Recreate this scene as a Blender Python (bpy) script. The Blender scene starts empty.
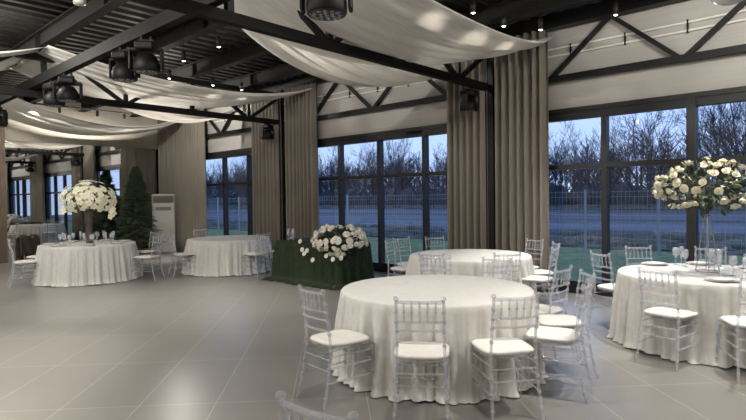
import bpy, math, random
from mathutils import Vector, Matrix
R = math.radians
PI = math.pi
rnd = random.Random(7)
scene = bpy.context.scene
COL = scene.collection

# ------------------------------------------------------------------ camera
F = 545.0
def mk_cam():
    a, r, p = R(42.5), .014, .0213
    f0 = Vector((math.cos(a), math.sin(a), 0)); r0 = Vector((math.sin(a), -math.cos(a), 0)); u0 = Vector((0, 0, 1))
    fw = math.cos(p)*f0 - math.sin(p)*u0
    up1 = math.sin(p)*f0 + math.cos(p)*u0
    rt = math.cos(r)*r0 - math.sin(r)*up1
    up = math.sin(r)*r0 + math.cos(r)*up1
    cd = bpy.data.cameras.new('camera'); co = bpy.data.objects.new('camera', cd); COL.objects.link(co)
    m = Matrix.Identity(4)
    for i in range(3):
        m[i][0] = rt[i]; m[i][1] = up[i]; m[i][2] = -fw[i]
    m[2][3] = 1.6
    co.matrix_world = m
    cd.sensor_width = 36; cd.lens = F/746*36; cd.clip_end = 400; cd.clip_start = .05
    scene.camera = co
mk_cam()
scene.view_settings.view_transform = 'Standard'
scene.view_settings.look = 'None'
scene.view_settings.gamma = 1
scene.view_settings.use_curve_mapping = False
scene.view_settings.exposure = 0.4

# ------------------------------------------------------------------ materials
def new_mat(name):
    m = bpy.data.materials.new(name); m.use_nodes = True
    nt = m.node_tree; nt.nodes.clear()
    out = nt.nodes.new('ShaderNodeOutputMaterial')
    return m, nt, out
def noise_col(nt, c1, c2, scale, detail=3, coord='Object', stretch=None):
    tc = nt.nodes.new('ShaderNodeTexCoord')
    n = nt.nodes.new('ShaderNodeTexNoise'); n.inputs['Scale'].default_value = scale; n.inputs['Detail'].default_value = detail
    if stretch:
        mp = nt.nodes.new('ShaderNodeMapping'); mp.inputs['Scale'].default_value = stretch
        nt.links.new(tc.outputs[coord], mp.inputs['Vector']); nt.links.new(mp.outputs[0], n.inputs['Vector'])
    else:
        nt.links.new(tc.outputs[coord], n.inputs['Vector'])
    cr = nt.nodes.new('ShaderNodeValToRGB')
    cr.color_ramp.elements[0].position = .3; cr.color_ramp.elements[1].position = .7
    cr.color_ramp.elements[0].color = (*c1, 1); cr.color_ramp.elements[1].color = (*c2, 1)
    nt.links.new(n.outputs['Fac'], cr.inputs['Fac'])
    return cr.outputs['Color'], n.outputs['Fac']
def pbr(name, c, rough=.5, metal=0., var=.1, scale=8, bump=0, spec=.5, stretch=None, sheen=0, trans=0):
    m, nt, out = new_mat(name)
    b = nt.nodes.new('ShaderNodeBsdfPrincipled')
    b.inputs['Roughness'].default_value = rough; b.inputs['Metallic'].default_value = metal
    b.inputs['Specular IOR Level'].default_value = spec
    col, fac = noise_col(nt, tuple(x*(1-var) for x in c), tuple(min(1, x*(1+var)) for x in c), scale, stretch=stretch)
    nt.links.new(col, b.inputs['Base Color'])
    if bump:
        bp = nt.nodes.new('ShaderNodeBump'); bp.inputs['Strength'].default_value = bump; bp.inputs['Distance'].default_value = .02
        nt.links.new(fac, bp.inputs['Height']); nt.links.new(bp.outputs[0], b.inputs['Normal'])
    sh = b.outputs[0]
    if trans:
        t = nt.nodes.new('ShaderNodeBsdfTranslucent'); nt.links.new(col, t.inputs['Color'])
        mx = nt.nodes.new('ShaderNodeMixShader'); mx.inputs[0].default_value = trans
        nt.links.new(sh, mx.inputs[1]); nt.links.new(t.outputs[0], mx.inputs[2]); sh = mx.outputs[0]
    nt.links.new(sh, out.inputs['Surface'])
    return m
def glassy(name, tint=(1, 1, 1), clear=.9, rough=.02, haze=0., hazecol=(.8, .8, .8), ior=1.45):
    """pane or clear plastic: see-through, fresnel reflection, a little milky haze"""
    m, nt, out = new_mat(name)
    tr = nt.nodes.new('ShaderNodeBsdfTransparent'); tr.inputs['Color'].default_value = (*[t*clear for t in tint], 1)
    gl = nt.nodes.new('ShaderNodeBsdfGlossy'); gl.inputs['Roughness'].default_value = rough
    fr = nt.nodes.new('ShaderNodeFresnel')
    # same reflectance on both faces of a thin wall
    ge = nt.nodes.new('ShaderNodeNewGeometry'); mr = nt.nodes.new('ShaderNodeMapRange')
    mr.inputs[3].default_value = ior; mr.inputs[4].default_value = 1/ior
    nt.links.new(ge.outputs['Backfacing'], mr.inputs[0]); nt.links.new(mr.outputs[0], fr.inputs['IOR'])
    base = tr.outputs[0]
    if haze:
        df = nt.nodes.new('ShaderNodeBsdfDiffuse')
        col, _ = noise_col(nt, tuple(x*.93 for x in hazecol), hazecol, 12); nt.links.new(col, df.inputs['Color'])
        mh = nt.nodes.new('ShaderNodeMixShader'); mh.inputs[0].default_value = haze
        nt.links.new(base, mh.inputs[1]); nt.links.new(df.outputs[0], mh.inputs[2]); base = mh.outputs[0]
    mx = nt.nodes.new('ShaderNodeMixShader')
    nt.links.new(fr.outputs[0], mx.inputs[0]); nt.links.new(base, mx.inputs[1]); nt.links.new(gl.outputs[0], mx.inputs[2])
    nt.links.new(mx.outputs[0], out.inputs['Surface'])
    return m
def emis(name, c, s):
    m, nt, out = new_mat(name)
    e = nt.nodes.new('ShaderNodeEmission'); e.inputs['Color'].default_value = (*c, 1); e.inputs['Strength'].default_value = s
    nt.links.new(e.outputs[0], out.inputs['Surface']); return m
def floor_mat():
    m, nt, out = new_mat('floor_tiles')
    N = nt.nodes; L = nt.links
    g = N.new('ShaderNodeNewGeometry')
    th = R(46.7)
    def dot(v):
        d = N.new('ShaderNodeVectorMath'); d.operation = 'DOT_PRODUCT'; d.inputs[1].default_value = v
        L.new(g.outputs['Position'], d.inputs[0]); return d.outputs['Value']
    u = dot((math.sin(th), -math.cos(th), 0)); v = dot((math.cos(th), math.sin(th), 0))
    def add(a, k):
        q = N.new('ShaderNodeMath'); q.operation = 'ADD'; q.inputs[1].default_value = k; L.new(a, q.inputs[0]); return q.outputs[0]
    cx = N.new('ShaderNodeCombineXYZ'); L.new(add(u, 2.136+.596*60), cx.inputs[0]); L.new(add(v, -4.36+1.18*30), cx.inputs[1])
    bt = N.new('ShaderNodeTexBrick'); bt.offset = 0; bt.squash = 1
    bt.inputs['Scale'].default_value = 1; bt.inputs['Brick Width'].default_value = .596; bt.inputs['Row Height'].default_value = 1.18
    bt.inputs['Mortar Size'].default_value = .003; bt.inputs['Mortar Smooth'].default_value = .1
    bt.inputs['Color1'].default_value = (.192, .184, .170, 1); bt.inputs['Color2'].default_value = (.205, .196, .18, 1)
    bt.inputs['Mortar'].default_value = (.40, .38, .34, 1); bt.inputs['Bias'].default_value = 0
    L.new(cx.outputs[0], bt.inputs['Vector'])
    ns = N.new('ShaderNodeTexNoise'); ns.inputs['Scale'].default_value = 1.3; ns.inputs['Detail'].default_value = 6
    L.new(g.outputs['Position'], ns.inputs['Vector'])
    mr = N.new('ShaderNodeMapRange'); mr.inputs[3].default_value = .9; mr.inputs[4].default_value = 1.1; L.new(ns.outputs['Fac'], mr.inputs[0])
    mm = N.new('ShaderNodeMix'); mm.data_type = 'RGBA'; mm.blend_type = 'MULTIPLY'; mm.inputs[0].default_value = 1
    L.new(bt.outputs['Color'], mm.inputs[6]); L.new(mr.outputs[0], mm.inputs[7])
    b = N.new('ShaderNodeBsdfPrincipled'); b.inputs['Specular IOR Level'].default_value = .55
    mr2 = N.new('ShaderNodeMapRange'); mr2.inputs[3].default_value = .26; mr2.inputs[4].default_value = .36; L.new(ns.outputs['Fac'], mr2.inputs[0])
    L.new(mr2.outputs[0], b.inputs['Roughness'])
    L.new(mm.outputs[2], b.inputs['Base Color']); L.new(b.outputs[0], out.inputs['Surface'])
    return m
M = {}
M['floor'] = floor_mat()
M['deck'] = pbr('deck_metal', (.020, .0195, .0185), .32, .3, .2, 5, spec=.5)
M['black_steel'] = pbr('black_steel', (.006, .006, .0065), .5, 0, .3, 6, spec=.3)
M['grey_steel'] = pbr('dark_grey_steel', (.009, .009, .009), .65, .0, .15, 6, spec=.12)
M['flange'] = pbr('purlin_steel', (.013, .0125, .012), .6, .0, .2, 6, spec=.12)
M['frame'] = pbr('window_aluminium', (.012, .012, .013), .4, .2, .2, 10)
M['panel'] = pbr('wall_panel', (.40, .385, .355), .55, 0, .05, 2, bump=.1, stretch=(.2, .2, 18))
M['fascia'] = pbr('beige_plaster', (.46, .42, .35), .7, 0, .05, 3)
M['brown'] = pbr('brown_wood', (.12, .085, .06), .55, 0, .3, 6, stretch=(8, 8, .5))
M['curtain'] = pbr('taupe_curtain', (.235, .21, .175), .85, 0, .05, 4, stretch=(4, 4, .4), spec=.2, trans=.1)
M['drape'] = pbr('white_voile', (.84, .82, .78), .8, 0, .05, 5, stretch=(.5, 8, 1), spec=.2, trans=.55)
M['cloth'] = pbr('ivory_tablecloth', (.66, .65, .62), .7, 0, .05, 18, bump=.15, spec=.25)
M['green'] = pbr('green_velvet', (.016, .027, .010), .75, 0, .25, 10, spec=.3)
M['acrylic'] = glassy('clear_acrylic', (.96, .97, 1), .93, .05, .24, (.80, .81, .85), 1.5)
M['glass'] = glassy('window_glass', (.93, .96, 1), .95, .0, 0, ior=1.5)
M['wineglass'] = glassy('drinking_glass', (.97, .98, 1), .95, .03, .25, (.9, .92, .95), 1.5)
M['cushion'] = pbr('ivory_cushion', (.74, .72, .67), .6, 0, .04, 20)
M['plate'] = pbr('white_china', (.80, .79, .75), .25, 0, .02, 10)
M['steel_wire'] = pbr('silver_wire', (.45, .45, .45), .3, .9, .1, 10)
M['leaf'] = pbr('leaf_green', (.035, .055, .028), .6, 0, .4, 12)
M['darkleaf'] = pbr('spruce_needles', (.036, .055, .024), .65, 0, .5, 14)
M['bark'] = pbr('bark', (.06, .045, .035), .85, 0, .3, 9)
M['petal'] = pbr('cream_petal', (.80, .76, .60), .6, 0, .08, 14, trans=.2)
M['petal_w'] = pbr('white_petal', (.85, .83, .74), .6, 0, .06, 14, trans=.2)
M['orchid'] = pbr('yellow_white_petal', (.95, .92, .74), .6, 0, .06, 14, trans=.25)
M['vase'] = pbr('smoked_pink_glass', (.08, .065, .055), .15, .1, .2, 10, spec=.8)
M['plastic'] = pbr('black_plastic', (.004, .004, .0045), .55, 0, .3, 12, spec=.25)
M['lens'] = pbr('lens_glass', (.25, .25, .27), .15, .3, .1, 20)
M['lens_dark'] = pbr('dark_lens', (.04, .04, .05), .08, .2, .1, 20)
M['white_plastic'] = pbr('white_plastic', (.36, .35, .32), .4, 0, .03, 8)
M['grey_plastic'] = pbr('grey_plastic', (.12, .12, .115), .4, 0, .03, 8)
M['fur'] = pbr('dark_brown_fur', (.035, .02, .014), .9, 0, .5, 30, bump=.6)
M['dome'] = glassy('frosted_dome', (.95, .95, .95), .7, .1, .5, (.85, .85, .83), 1.4)
M['conduit'] = pbr('white_conduit', (.75, .73, .68), .4, 0, .05, 8)
M['lamp_face'] = emis('lamp_face', (1, .93, .8), 9)
def mirror_mat():
    m, nt, out = new_mat('mirror_silver')
    g = nt.nodes.new('ShaderNodeBsdfGlossy'); g.inputs['Roughness'].default_value = .0
    g.inputs['Color'].default_value = (.86, .87, .86, 1); nt.links.new(g.outputs[0], out.inputs['Surface']); return m
M['mirror'] = mirror_mat()
M['lawn'] = pbr('lawn_grass', (.15, .21, .115), .95, 0, .3, 3, spec=.1)
M['water'] = pbr('lake_water', (.075, .095, .13), .8, 0, .8, .6, stretch=(.25, .04, 1), spec=.12)
M['brush'] = pbr('frosty_brush', (.085, .095, .085), .95, 0, .6, 1.2, bump=.3, stretch=(1.5, .3, 1), spec=.05)
M['pave'] = pbr('pale_path', (.30, .32, .36), .8, 0, .1, 2)
M['tree'] = pbr('bare_branch', (.044, .052, .070), .9, 0, .3, 3, spec=.05)
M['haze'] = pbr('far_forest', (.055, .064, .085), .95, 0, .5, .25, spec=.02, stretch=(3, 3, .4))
M['galv'] = pbr('galvanised_fence', (.30, .34, .40), .5, .3, .1, 6)

# ------------------------------------------------------------------ mesh builder
class MB:
    def __init__(s): s.v = []; s.f = []; s.sm = []
    def add(s, vs, fs, smooth=False):
        n = len(s.v); s.v += [tuple(p) for p in vs]
        for f in fs: s.f.append(tuple(i+n for i in f)); s.sm.append(smooth)
    def box(s, c, d, rz=0, ch=0):
        x, y, z = (k/2 for k in d); cs, sn = math.cos(rz), math.sin(rz)
        if ch <= 0:
            P = [(-x,-y,-z),(x,-y,-z),(x,y,-z),(-x,y,-z),(-x,-y,z),(x,-y,z),(x,y,z),(-x,y,z)]
            Fs = [(0,3,2,1),(4,5,6,7),(0,1,5,4),(1,2,6,5),(2,3,7,6),(3,0,4,7)]
        else:
            def ring(k, zz): 
                return [(-x+k,-y,zz),(x-k,-y,zz),(x,-y+k,zz),(x,y-k,zz),(x-k,y,zz),(-x+k,y,zz),(-x,y-k,zz),(-x,-y+k,zz)]
            def ring2(zz):
                return [(-x+ch,-y+ch*.5,zz),(x-ch,-y+ch*.5,zz),(x-ch*.5,-y+ch,zz),(x-ch*.5,y-ch,zz),(x-ch,y-ch*.5,zz),(-x+ch,y-ch*.5,zz),(-x+ch*.5,y-ch,zz),(-x+ch*.5,-y+ch,zz)]
            P = ring2(-z)+ring(ch, -z+ch)+ring(ch, z-ch)+ring2(z)
            Fs = [tuple(range(7,-1,-1)), tuple(range(24,32))]
            for k in range(3):
                for i in range(8): j=(i+1)%8; Fs.append((k*8+i,k*8+j,k*8+8+j,k*8+8+i))
        s.add([(c[0]+p[0]*cs-p[1]*sn, c[1]+p[0]*sn+p[1]*cs, c[2]+p[2]) for p in P], Fs)
        return s
    def bar(s, p, q, w, h=None, up=(0,0,1)):
        h = h or w; p = Vector(p); q = Vector(q); d = (q-p).normalized(); u = Vector(up)
        if abs(d.dot(u)) > .99: u = Vector((1,0,0))
        a = d.cross(u).normalized()*w/2; b = a.cross(d).normalized()*h/2
        P = [p-a-b,p+a-b,p+a+b,p-a+b,q-a-b,q+a-b,q+a+b,q-a+b]
        s.add(P, [(0,1,2,3),(7,6,5,4),(0,4,5,1),(1,5,6,2),(2,6,7,3),(3,7,4,0)]); return s
    def tube(s, pts, r, n=8, cap=True, smooth=True):
        pts = [Vector(p) for p in pts]; rs = r if isinstance(r, (list, tuple)) else [r]*len(pts)
        ref = None; V = []; m = len(pts)
        for i, p in enumerate(pts):
            t = (pts[min(i+1,m-1)]-pts[max(i-1,0)]).normalized()
            if ref is None: ref = Vector((0,0,1)) if abs(t.z) < .9 else Vector((1,0,0))
            a = t.cross(ref).normalized(); b = a.cross(t).normalized(); ref = b
            for k in range(n):
                an = 2*PI*k/n; V.append(p+(a*math.cos(an)+b*math.sin(an))*rs[i])
        Fs = [(i*n+k, i*n+(k+1)%n, (i+1)*n+(k+1)%n, (i+1)*n+k) for i in range(m-1) for k in range(n)]
        s.add(V, Fs, smooth)
        if cap: s.add(V[:n], [tuple(range(n-1,-1,-1))]); s.add(V[-n:], [tuple(range(n))])
        return s
    def lathe(s, prof, n=16, c=(0,0,0), axis=None, smooth=True):
        V = []
        for (r, z) in prof:
            for k in range(n):
                a = 2*PI*k/n; V.append(Vector((r*math.cos(a), r*math.sin(a), z)))
        if axis is not None:
            q = Vector((0,0,1)).rotation_difference(Vector(axis)).to_matrix(); V = [q@v for v in V]
        V = [v+Vector(c) for v in V]
        m = len(prof)
        s.add(V, [(i*n+k, i*n+(k+1)%n, (i+1)*n+(k+1)%n, (i+1)*n+k) for i in range(m-1) for k in range(n)], smooth)
        if prof[0][0] > 1e-4: s.add(V[:n], [tuple(range(n-1,-1,-1))])
        if prof[-1][0] > 1e-4: s.add(V[-n:], [tuple(range(n))])
        return s
    def grid(s, fn, nu, nv, closed_v=False, smooth=True):
        V = [fn(i/nu, j/nv) for i in range(nu+1) for j in range(nv if closed_v else nv+1)]
        w = nv if closed_v else nv+1
        s.add(V, [(i*w+j, i*w+(j+1)%w, (i+1)*w+(j+1)%w, (i+1)*w+j) for i in range(nu) for j in range(nv)], smooth); return s
    def build(s, name, mat, parent=None, solid=0):
        me = bpy.data.meshes.new(name); me.from_pydata(s.v, [], s.f); me.polygons.foreach_set('use_smooth', s.sm)
        me.materials.append(M[mat] if isinstance(mat, str) else mat); me.update()
        o = bpy.data.objects.new(name, me); COL.objects.link(o)
        if parent is not None: o.parent = parent
        if solid:
            md = o.modifiers.new('thickness', 'SOLIDIFY'); md.thickness = solid; md.offset = 0
        return o
def tag(o, label=None, cat=None, group=None, kind=None):
    if label: o['label'] = label
    if cat: o['category'] = cat
    if group: o['group'] = group
    if kind: o['kind'] = kind
    return o
def thing(name, label, cat, loc=(0,0,0), rz=0, group=None):
    o = bpy.data.objects.new(name, None); COL.objects.link(o); o.location = loc; o.rotation_euler = (0,0,rz)
    o.empty_display_size = .1
    return tag(o, label, cat, group)
def struct(o): o['kind'] = 'structure'; return o
def kids(root):
    d = {}
    def rec(o):
        d[o] = [c for c in COL.objects if c.parent == o]
        for c in d[o]: rec(c)
    rec(root); return d
def dup(root, tree, loc, rz, label, cat=None, group=None, scale=None):
    def rec(o, par):
        c = o.copy(); COL.objects.link(c); c.parent = par
        for k in tree[o]: rec(k, c)
        return c
    c = rec(root, None); c.location = loc; c.rotation_euler = (0,0,rz); c['label'] = label
    if group: c['group'] = group
    if scale: c.scale = (scale,)*3
    return c

# ------------------------------------------------------------------ room shell
XW = 8.85; YM = 17.55; XL = -6.0; YB = -5.0; ZC = 4.62
struct(MB().box(((XL+XW)/2+.1, (YB+YM)/2+.1, -.06), (XW-XL+.5, YM-YB+.5, .12)).build('floor', 'floor'))
# corrugated roof deck, ribs along X
def deck():
    m = MB(); y = YB-.2; pitch = .29; prof = []
    while y < YM+.3:
        prof += [(y, ZC+.06), (y+.09, ZC+.06), (y+.125, ZC), (y+.235, ZC), (y+.27, ZC+.06)]; y += pitch
    V = []; n = len(prof)
    for (yy, z) in prof: V += [(XL-.2, yy, z), (XW+.2, yy, z)]
    V2 = [(a, b, ZC+.14) for (a, b, _) in (V[0], V[1], V[-2], V[-1])]
    m.add(V, [(2*i, 2*i+1, 2*i+3, 2*i+2) for i in range(n-1)])
    k = len(m.v); m.add(V2, [(0, 1, 3, 2)])
    return m.build('ceiling', 'deck')
struct(deck())
# window wall with the openings left free: sill kerb, panels above, piers between
wins = [('window_1', -.55, 4.35), ('window_2', 5.45, 10.35), ('window_3', 11.55, 16.45)]
w = MB()
edges = [YB-.1, -.55, 4.35, 5.45, 10.35, 11.55, 16.45, YM+.1]
for i in range(0, 8, 2):
    a, b = edges[i], edges[i+1]; w.box((XW+.1, (a+b)/2, ZC/2), (.2, b-a, ZC))
for n, a, b in wins: w.box((XW+.1, (a+b)/2, (3.04+ZC)/2), (.2, b-a, ZC-3.04))
struct(w.build('wall_window_side', 'panel'))
for n, a, b in wins:
    fr = MB()
    fr.box((XW+.03, (a+b)/2, 2.94), (.16, b-a, .18)); fr.box((XW+.03, (a+b)/2, .10), (.16, b-a, .20))
    fr.box((XW-.02, (a+b)/2, 3.00), (.10, b-a, .07))
    pw = 1.222; muls = []
    for k in range(5):
        y = b-k*(b-a)/4; ww = .085 if k in (1, 3) else .085
        y = min(max(y, a+.04), b-.04); muls.append(y)
        fr.box((XW+.03, y, 1.52), (.13, ww, 2.9))
    if n == 'window_1': fr.box((XW, muls[2], 1.52), (.16, .12, 2.9))
    fr.box((XW+.03, (a+b)/2, 2.075), (.12, b-a, .075))
    f = struct(fr.build(n, 'frame'))
    g = MB().box((XW+.05, (a+b)/2, 1.52), (.012, b-a-.04, 2.76)).build('pane', 'glass', f)
    if n == 'window_2':
        MB().box((XW-.06, 6.9, 2.93), (.05, .35, .05), ch=.01).build('window_closer', 'grey_steel', f)
# other walls
struct(MB().box(((XL+XW)/2, YM+.14, ZC/2), (XW-XL+.3, .2, ZC)).build('wall_mirror_side', 'fascia'))
struct(MB().box((XL-.1, (YB+YM)/2, ZC/2), (.2, YM-YB+.2, ZC)).build('wall_left', 'fascia'))
struct(MB().box(((XL+XW)/2, YB-.1, ZC/2), (XW-XL+.3, .2, ZC)).build('wall_back', 'fascia'))
struct(MB().box((6.52, YM+.02, 3.98), (4.66, .10, 1.28)).build('trim_1', 'fascia'))
# big mirror
mir = MB().box((6.52, YM+.025, 1.67), (4.62, .03, 3.32)).build('wall_mirror', 'mirror')
tag(mir, 'wide frameless floor-to-fascia mirror covering the far wall behind the spruces', 'mirror')
m = MB(); m.box((4.02, YM-.13, 1.95), (.32, .30, 3.9), ch=.01)
for k in range(5): m.box((3.9+k*.06, YM-.29, 1.95), (.03, .03, 3.86))
tag(m.build('wooden_pillar', 'brown'), 'brown slatted wooden pillar at the left end of the wall mirror', 'pillar')
m = MB(); m.box((2.9, YM-.02, 1.3), (1.8, .1, 2.6), ch=.02)
tag(m.build('dark_screen', 'black_steel'), 'black panel left of the brown pillar', 'panel') if False else None

# steel columns
for i, (y, lab) in enumerate([(-.9, 'black steel column beside the right-hand window, beyond its end'), (5.05, 'black steel column in the gap between the two tall curtains in the middle'),
               (11.13, 'black steel column between the curtains left of the middle window'), (17.1, 'black steel column in the far corner behind the air conditioner')]):
    c = MB(); c.box((8.72, y, 2.1), (.02, .16, 4.2)); c.box((8.80, y, 2.1), (.14, .02, 4.2)); c.box((8.64, y, .01), (.2, .2, .02)); c.box((8.62, y, 2.1), (.02, .16, 4.2)); c.box((8.67, y, 2.1), (.10, .02, 4.2))
    tag(c.build('steel_column', 'black_steel'), lab, 'column', 'black steel columns')

# ------------------------------------------------------------------ roof steelwork
def cross_truss(y, lab, first):
    t = thing('roof_truss', lab, 'truss', (0, 0, 0), 0, 'roof trusses running to the window wall')
    MB().bar((XL, y, 3.56), (8.75, y, 3.56), .10, .12).build('bottom_chord', 'grey_steel', t)
    MB().bar((XL, y, 4.24), (8.75, y, 4.24), .10, .12).build('top_chord', 'black_steel', t)
    x = 7.73; k = 0
    while x > XL+1.5:
        MB().bar((x, y, 3.6), (x, y, 4.2), .07).build('vertical_post', 'black_steel', t)
        MB().bar((x-.06, y, 3.6), (x-1.0, y, 4.2), .07).build('diagonal_brace', 'black_steel', t)
        if x+1.0 < 8.8: MB().bar((x+.06, y, 3.6), (x+.95, y, 4.2), .07).build('diagonal_brace', 'black_steel', t)
        MB().bar((x-1.47, y, 3.6), (x-1.47, y, 4.2), .08).build('vertical_post', 'black_steel', t)
        x -= 2.93
    return t
cross_truss(-.9, 'black steel roof truss nearest to the camera, overhead', True)
cross_truss(5.11, 'black steel roof truss ending at the tall curtains in the middle', False)
cross_truss(11.13, 'black steel roof truss ending above the curtains left of the middle window', False)
wt = thing('wall_truss', 'black zigzag steel truss running along the window wall above the windows', 'truss')
MB().bar((8.76, YB, 3.53), (8.76, YM, 3.53), .09, .10).build('bottom_chord', 'black_steel', wt)
MB().bar((8.72, YB, 4.46), (8.72, YM, 4.46), .20, .22).build('top_chord', 'black_steel', wt)
k = -4
while k < 17:
    if k % 2 == 0:
        MB().bar((8.76, k+.05, 3.56), (8.76, k+.98, 4.36), .065).build('diagonal_brace', 'black_steel', wt)
    else:
        MB().bar((8.76, k+.02, 4.36), (8.76, k+.95, 3.56), .065).build('diagonal_brace', 'black_steel', wt)
    k += 1
for n_, (x, bz) in enumerate([(-5.8, 0), (-4.3, 0), (-2.8, 0), (-1.3, 0), (.2, 0), (1.7, 0), (3.2, 0), (4.72, 0), (6.22, 0), (7.72, 0)]):
    b = MB(); b.bar((x, YB, 4.325), (x, YM, 4.325), .16, .02); b.bar((x, YB, 4.59), (x, YM, 4.59), .16, .02); b.bar((x, YB, 4.455), (x, YM, 4.455), .012, .26)
    y = YB+.9
    while y < YM: b.box((x, y, 4.455), (.14, .01, .24)); y += 3
    lab = 'long dark roof beam under the ribbed ceiling, %s' % {6: 'the one the far drapes hang from at the upper left', 7: 'second from the window wall side drapes, above the lighting bar',
          8: 'above the row of black spotlights', 9: 'closest to the window wall'}.get(n_, 'over the open floor, number %d of the rows away from the windows' % (7-n_))
    tag(b.build('roof_beam', 'flange'), lab, 'roof beam', 'roof beams under the ribbed ceiling')
lb = MB(); lb.bar((3.12, YB, 3.72), (3.12, 14.2, 3.72), .11, .16)
tag(lb.build('lighting_beam', 'grey_steel'), 'grey steel beam low over the hall carrying the moving head lights', 'beam')
cnd = thing('cable_conduit', 'pair of thin white conduit pipes clipped along the wall above the windows', 'conduit')
for z in (3.93, 4.05): MB().tube([(8.828, YB, z), (8.828, YM, z)], .018, 8).build('pipe', 'conduit', cnd)
y = -4
while y < 17:
    MB().box((8.825, y, 3.99), (.04, .02, .19)).build('pipe_clip', 'black_steel', cnd); y += .85

# ------------------------------------------------------------------ ceiling drapes
def swag(lab, P0, P1, w0, w1, wm, sag, skew=0.0, seed=1, name='ceiling_drape'):
    P0, P1 = Vector(P0), Vector(P1); r_ = random.Random(seed); ph = [r_.uniform(0, 6) for _ in range(6)]
    d = (P1-P0); side = Vector((0, 1, 0))
    def fn(u, v):
        c = P0+d*u
        ww = (w0*(1-u)+w1*u) + (wm-(w0+w1)/2)*4*u*(1-u)
        s = v-.5
        k = 4*u*(1-u)
        z = -sag*k*(1-.16*(2*s)**2)
        env = .35+.65*k
        q = s*ww
        z += env*(.030*math.sin(v*19+ph[0]+u*.8)+.020*math.sin(v*41+ph[1]-u)+.012*math.sin(v*77+ph[2])+.008*math.sin(v*113+ph[3]+2*u))
        z -= .05*(abs(2*s)**6)*k
        return c+side*q+Vector((0, 0, z))
    m = MB(); m.grid(fn, 48, 110)
    o = m.build(name, 'drape', solid=.004)
    return tag(o, lab, 'drape', 'white ceiling drapes')
swag('large white ceiling drape sweeping to the wall above the right-hand curtain', (3.2, 5.2, 4.30), (8.72, 4.02, 4.24), 2.3, .25, 2.35, .68, seed=1)
swag('white ceiling drape hanging behind the middle roof truss', (4.72, 6.3, 4.28), (8.72, 5.95, 4.10), 1.6, .25, 1.5, .62, seed=2)
swag('white ceiling drape ending above the curtains left of the middle window', (3.2, 11.6, 4.30), (8.72, 9.9, 4.26), 2.3, .2, 2.5, .58, seed=3)
swag('white ceiling drape dipping in front of the beige fascia by the far wall', (3.2, 15.9, 4.30), (8.72, 15.5, 4.28), 2.4, .2, 2.0, .80, seed=4)
swag('narrow white ceiling drape just beyond the far roof truss', (4.72, 12.6, 4.28), (8.72, 12.9, 4.2), 1.2, .2, 1.0, .62, seed=5)
swag('white ceiling drape at the upper left corner, left of the lighting beam', (-2.3, 11.3, 4.2), (3.18, 11.7, 4.30), .4, 2.4, 1.6, .5, seed=6)
swag('white ceiling drape at the far left above the brown pillar', (-2.3, 15.5, 4.2), (3.18, 15.9, 4.30), .4, 2.4, 1.7, .8, seed=7)

# ------------------------------------------------------------------ curtains
def curtain(y0, y1, lab, x=8.60, seed=0, z1=4.34):
    r_ = random.Random(seed); L = y1-y0; nf = max(4, int(L/.135)); offs = [r_.uniform(-.3, .3) for _ in range(nf+2)]; am = [r_.uniform(.55, 1.15) for _ in range(nf+2)]
    def fn(u, v):
        t = u*nf; i = int(min(t, nf-1)); fr = t-i
        ph = 2*PI*(t+offs[i]*math.sin(PI*fr)*.35)
        a = (am[i]*(1-fr)+am[i+1]*fr)*.098*(.8+.3*(1-v))
        z = .015+v*(z1-.015)
        return Vector((x+a*math.sin(ph)+.008*math.sin(3*v+i), y0+L*u+.012*math.sin(2*ph)*(1-v), z))
    o = MB().grid(fn, nf*8, 10).build('curtain', 'curtain', solid=.004)
    return tag(o, lab, 'curtain', 'taupe floor-length curtains')
curtain(3.94, 4.93, 'floor-length taupe curtain at the left edge of the right-hand window', seed=1)
curtain(5.08, 5.92, 'floor-length taupe curtain at the right edge of the middle window', seed=2, x=8.58)
curtain(9.68, 10.78, 'floor-length taupe curtain at the left edge of the middle window', seed=3)
curtain(11.02, 12.17, 'floor-length taupe curtain right of the far window', seed=4)
curtain(14.65, 16.0, 'floor-length taupe curtain left of the far window', seed=5)
curtain(16.02, 17.40, 'floor-length taupe curtain in the corner against the mirror', seed=6)
curtain(-1.9, -.15, 'floor-length taupe curtain at the right end of the right-hand window, seen in the mirror', seed=7)

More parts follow.
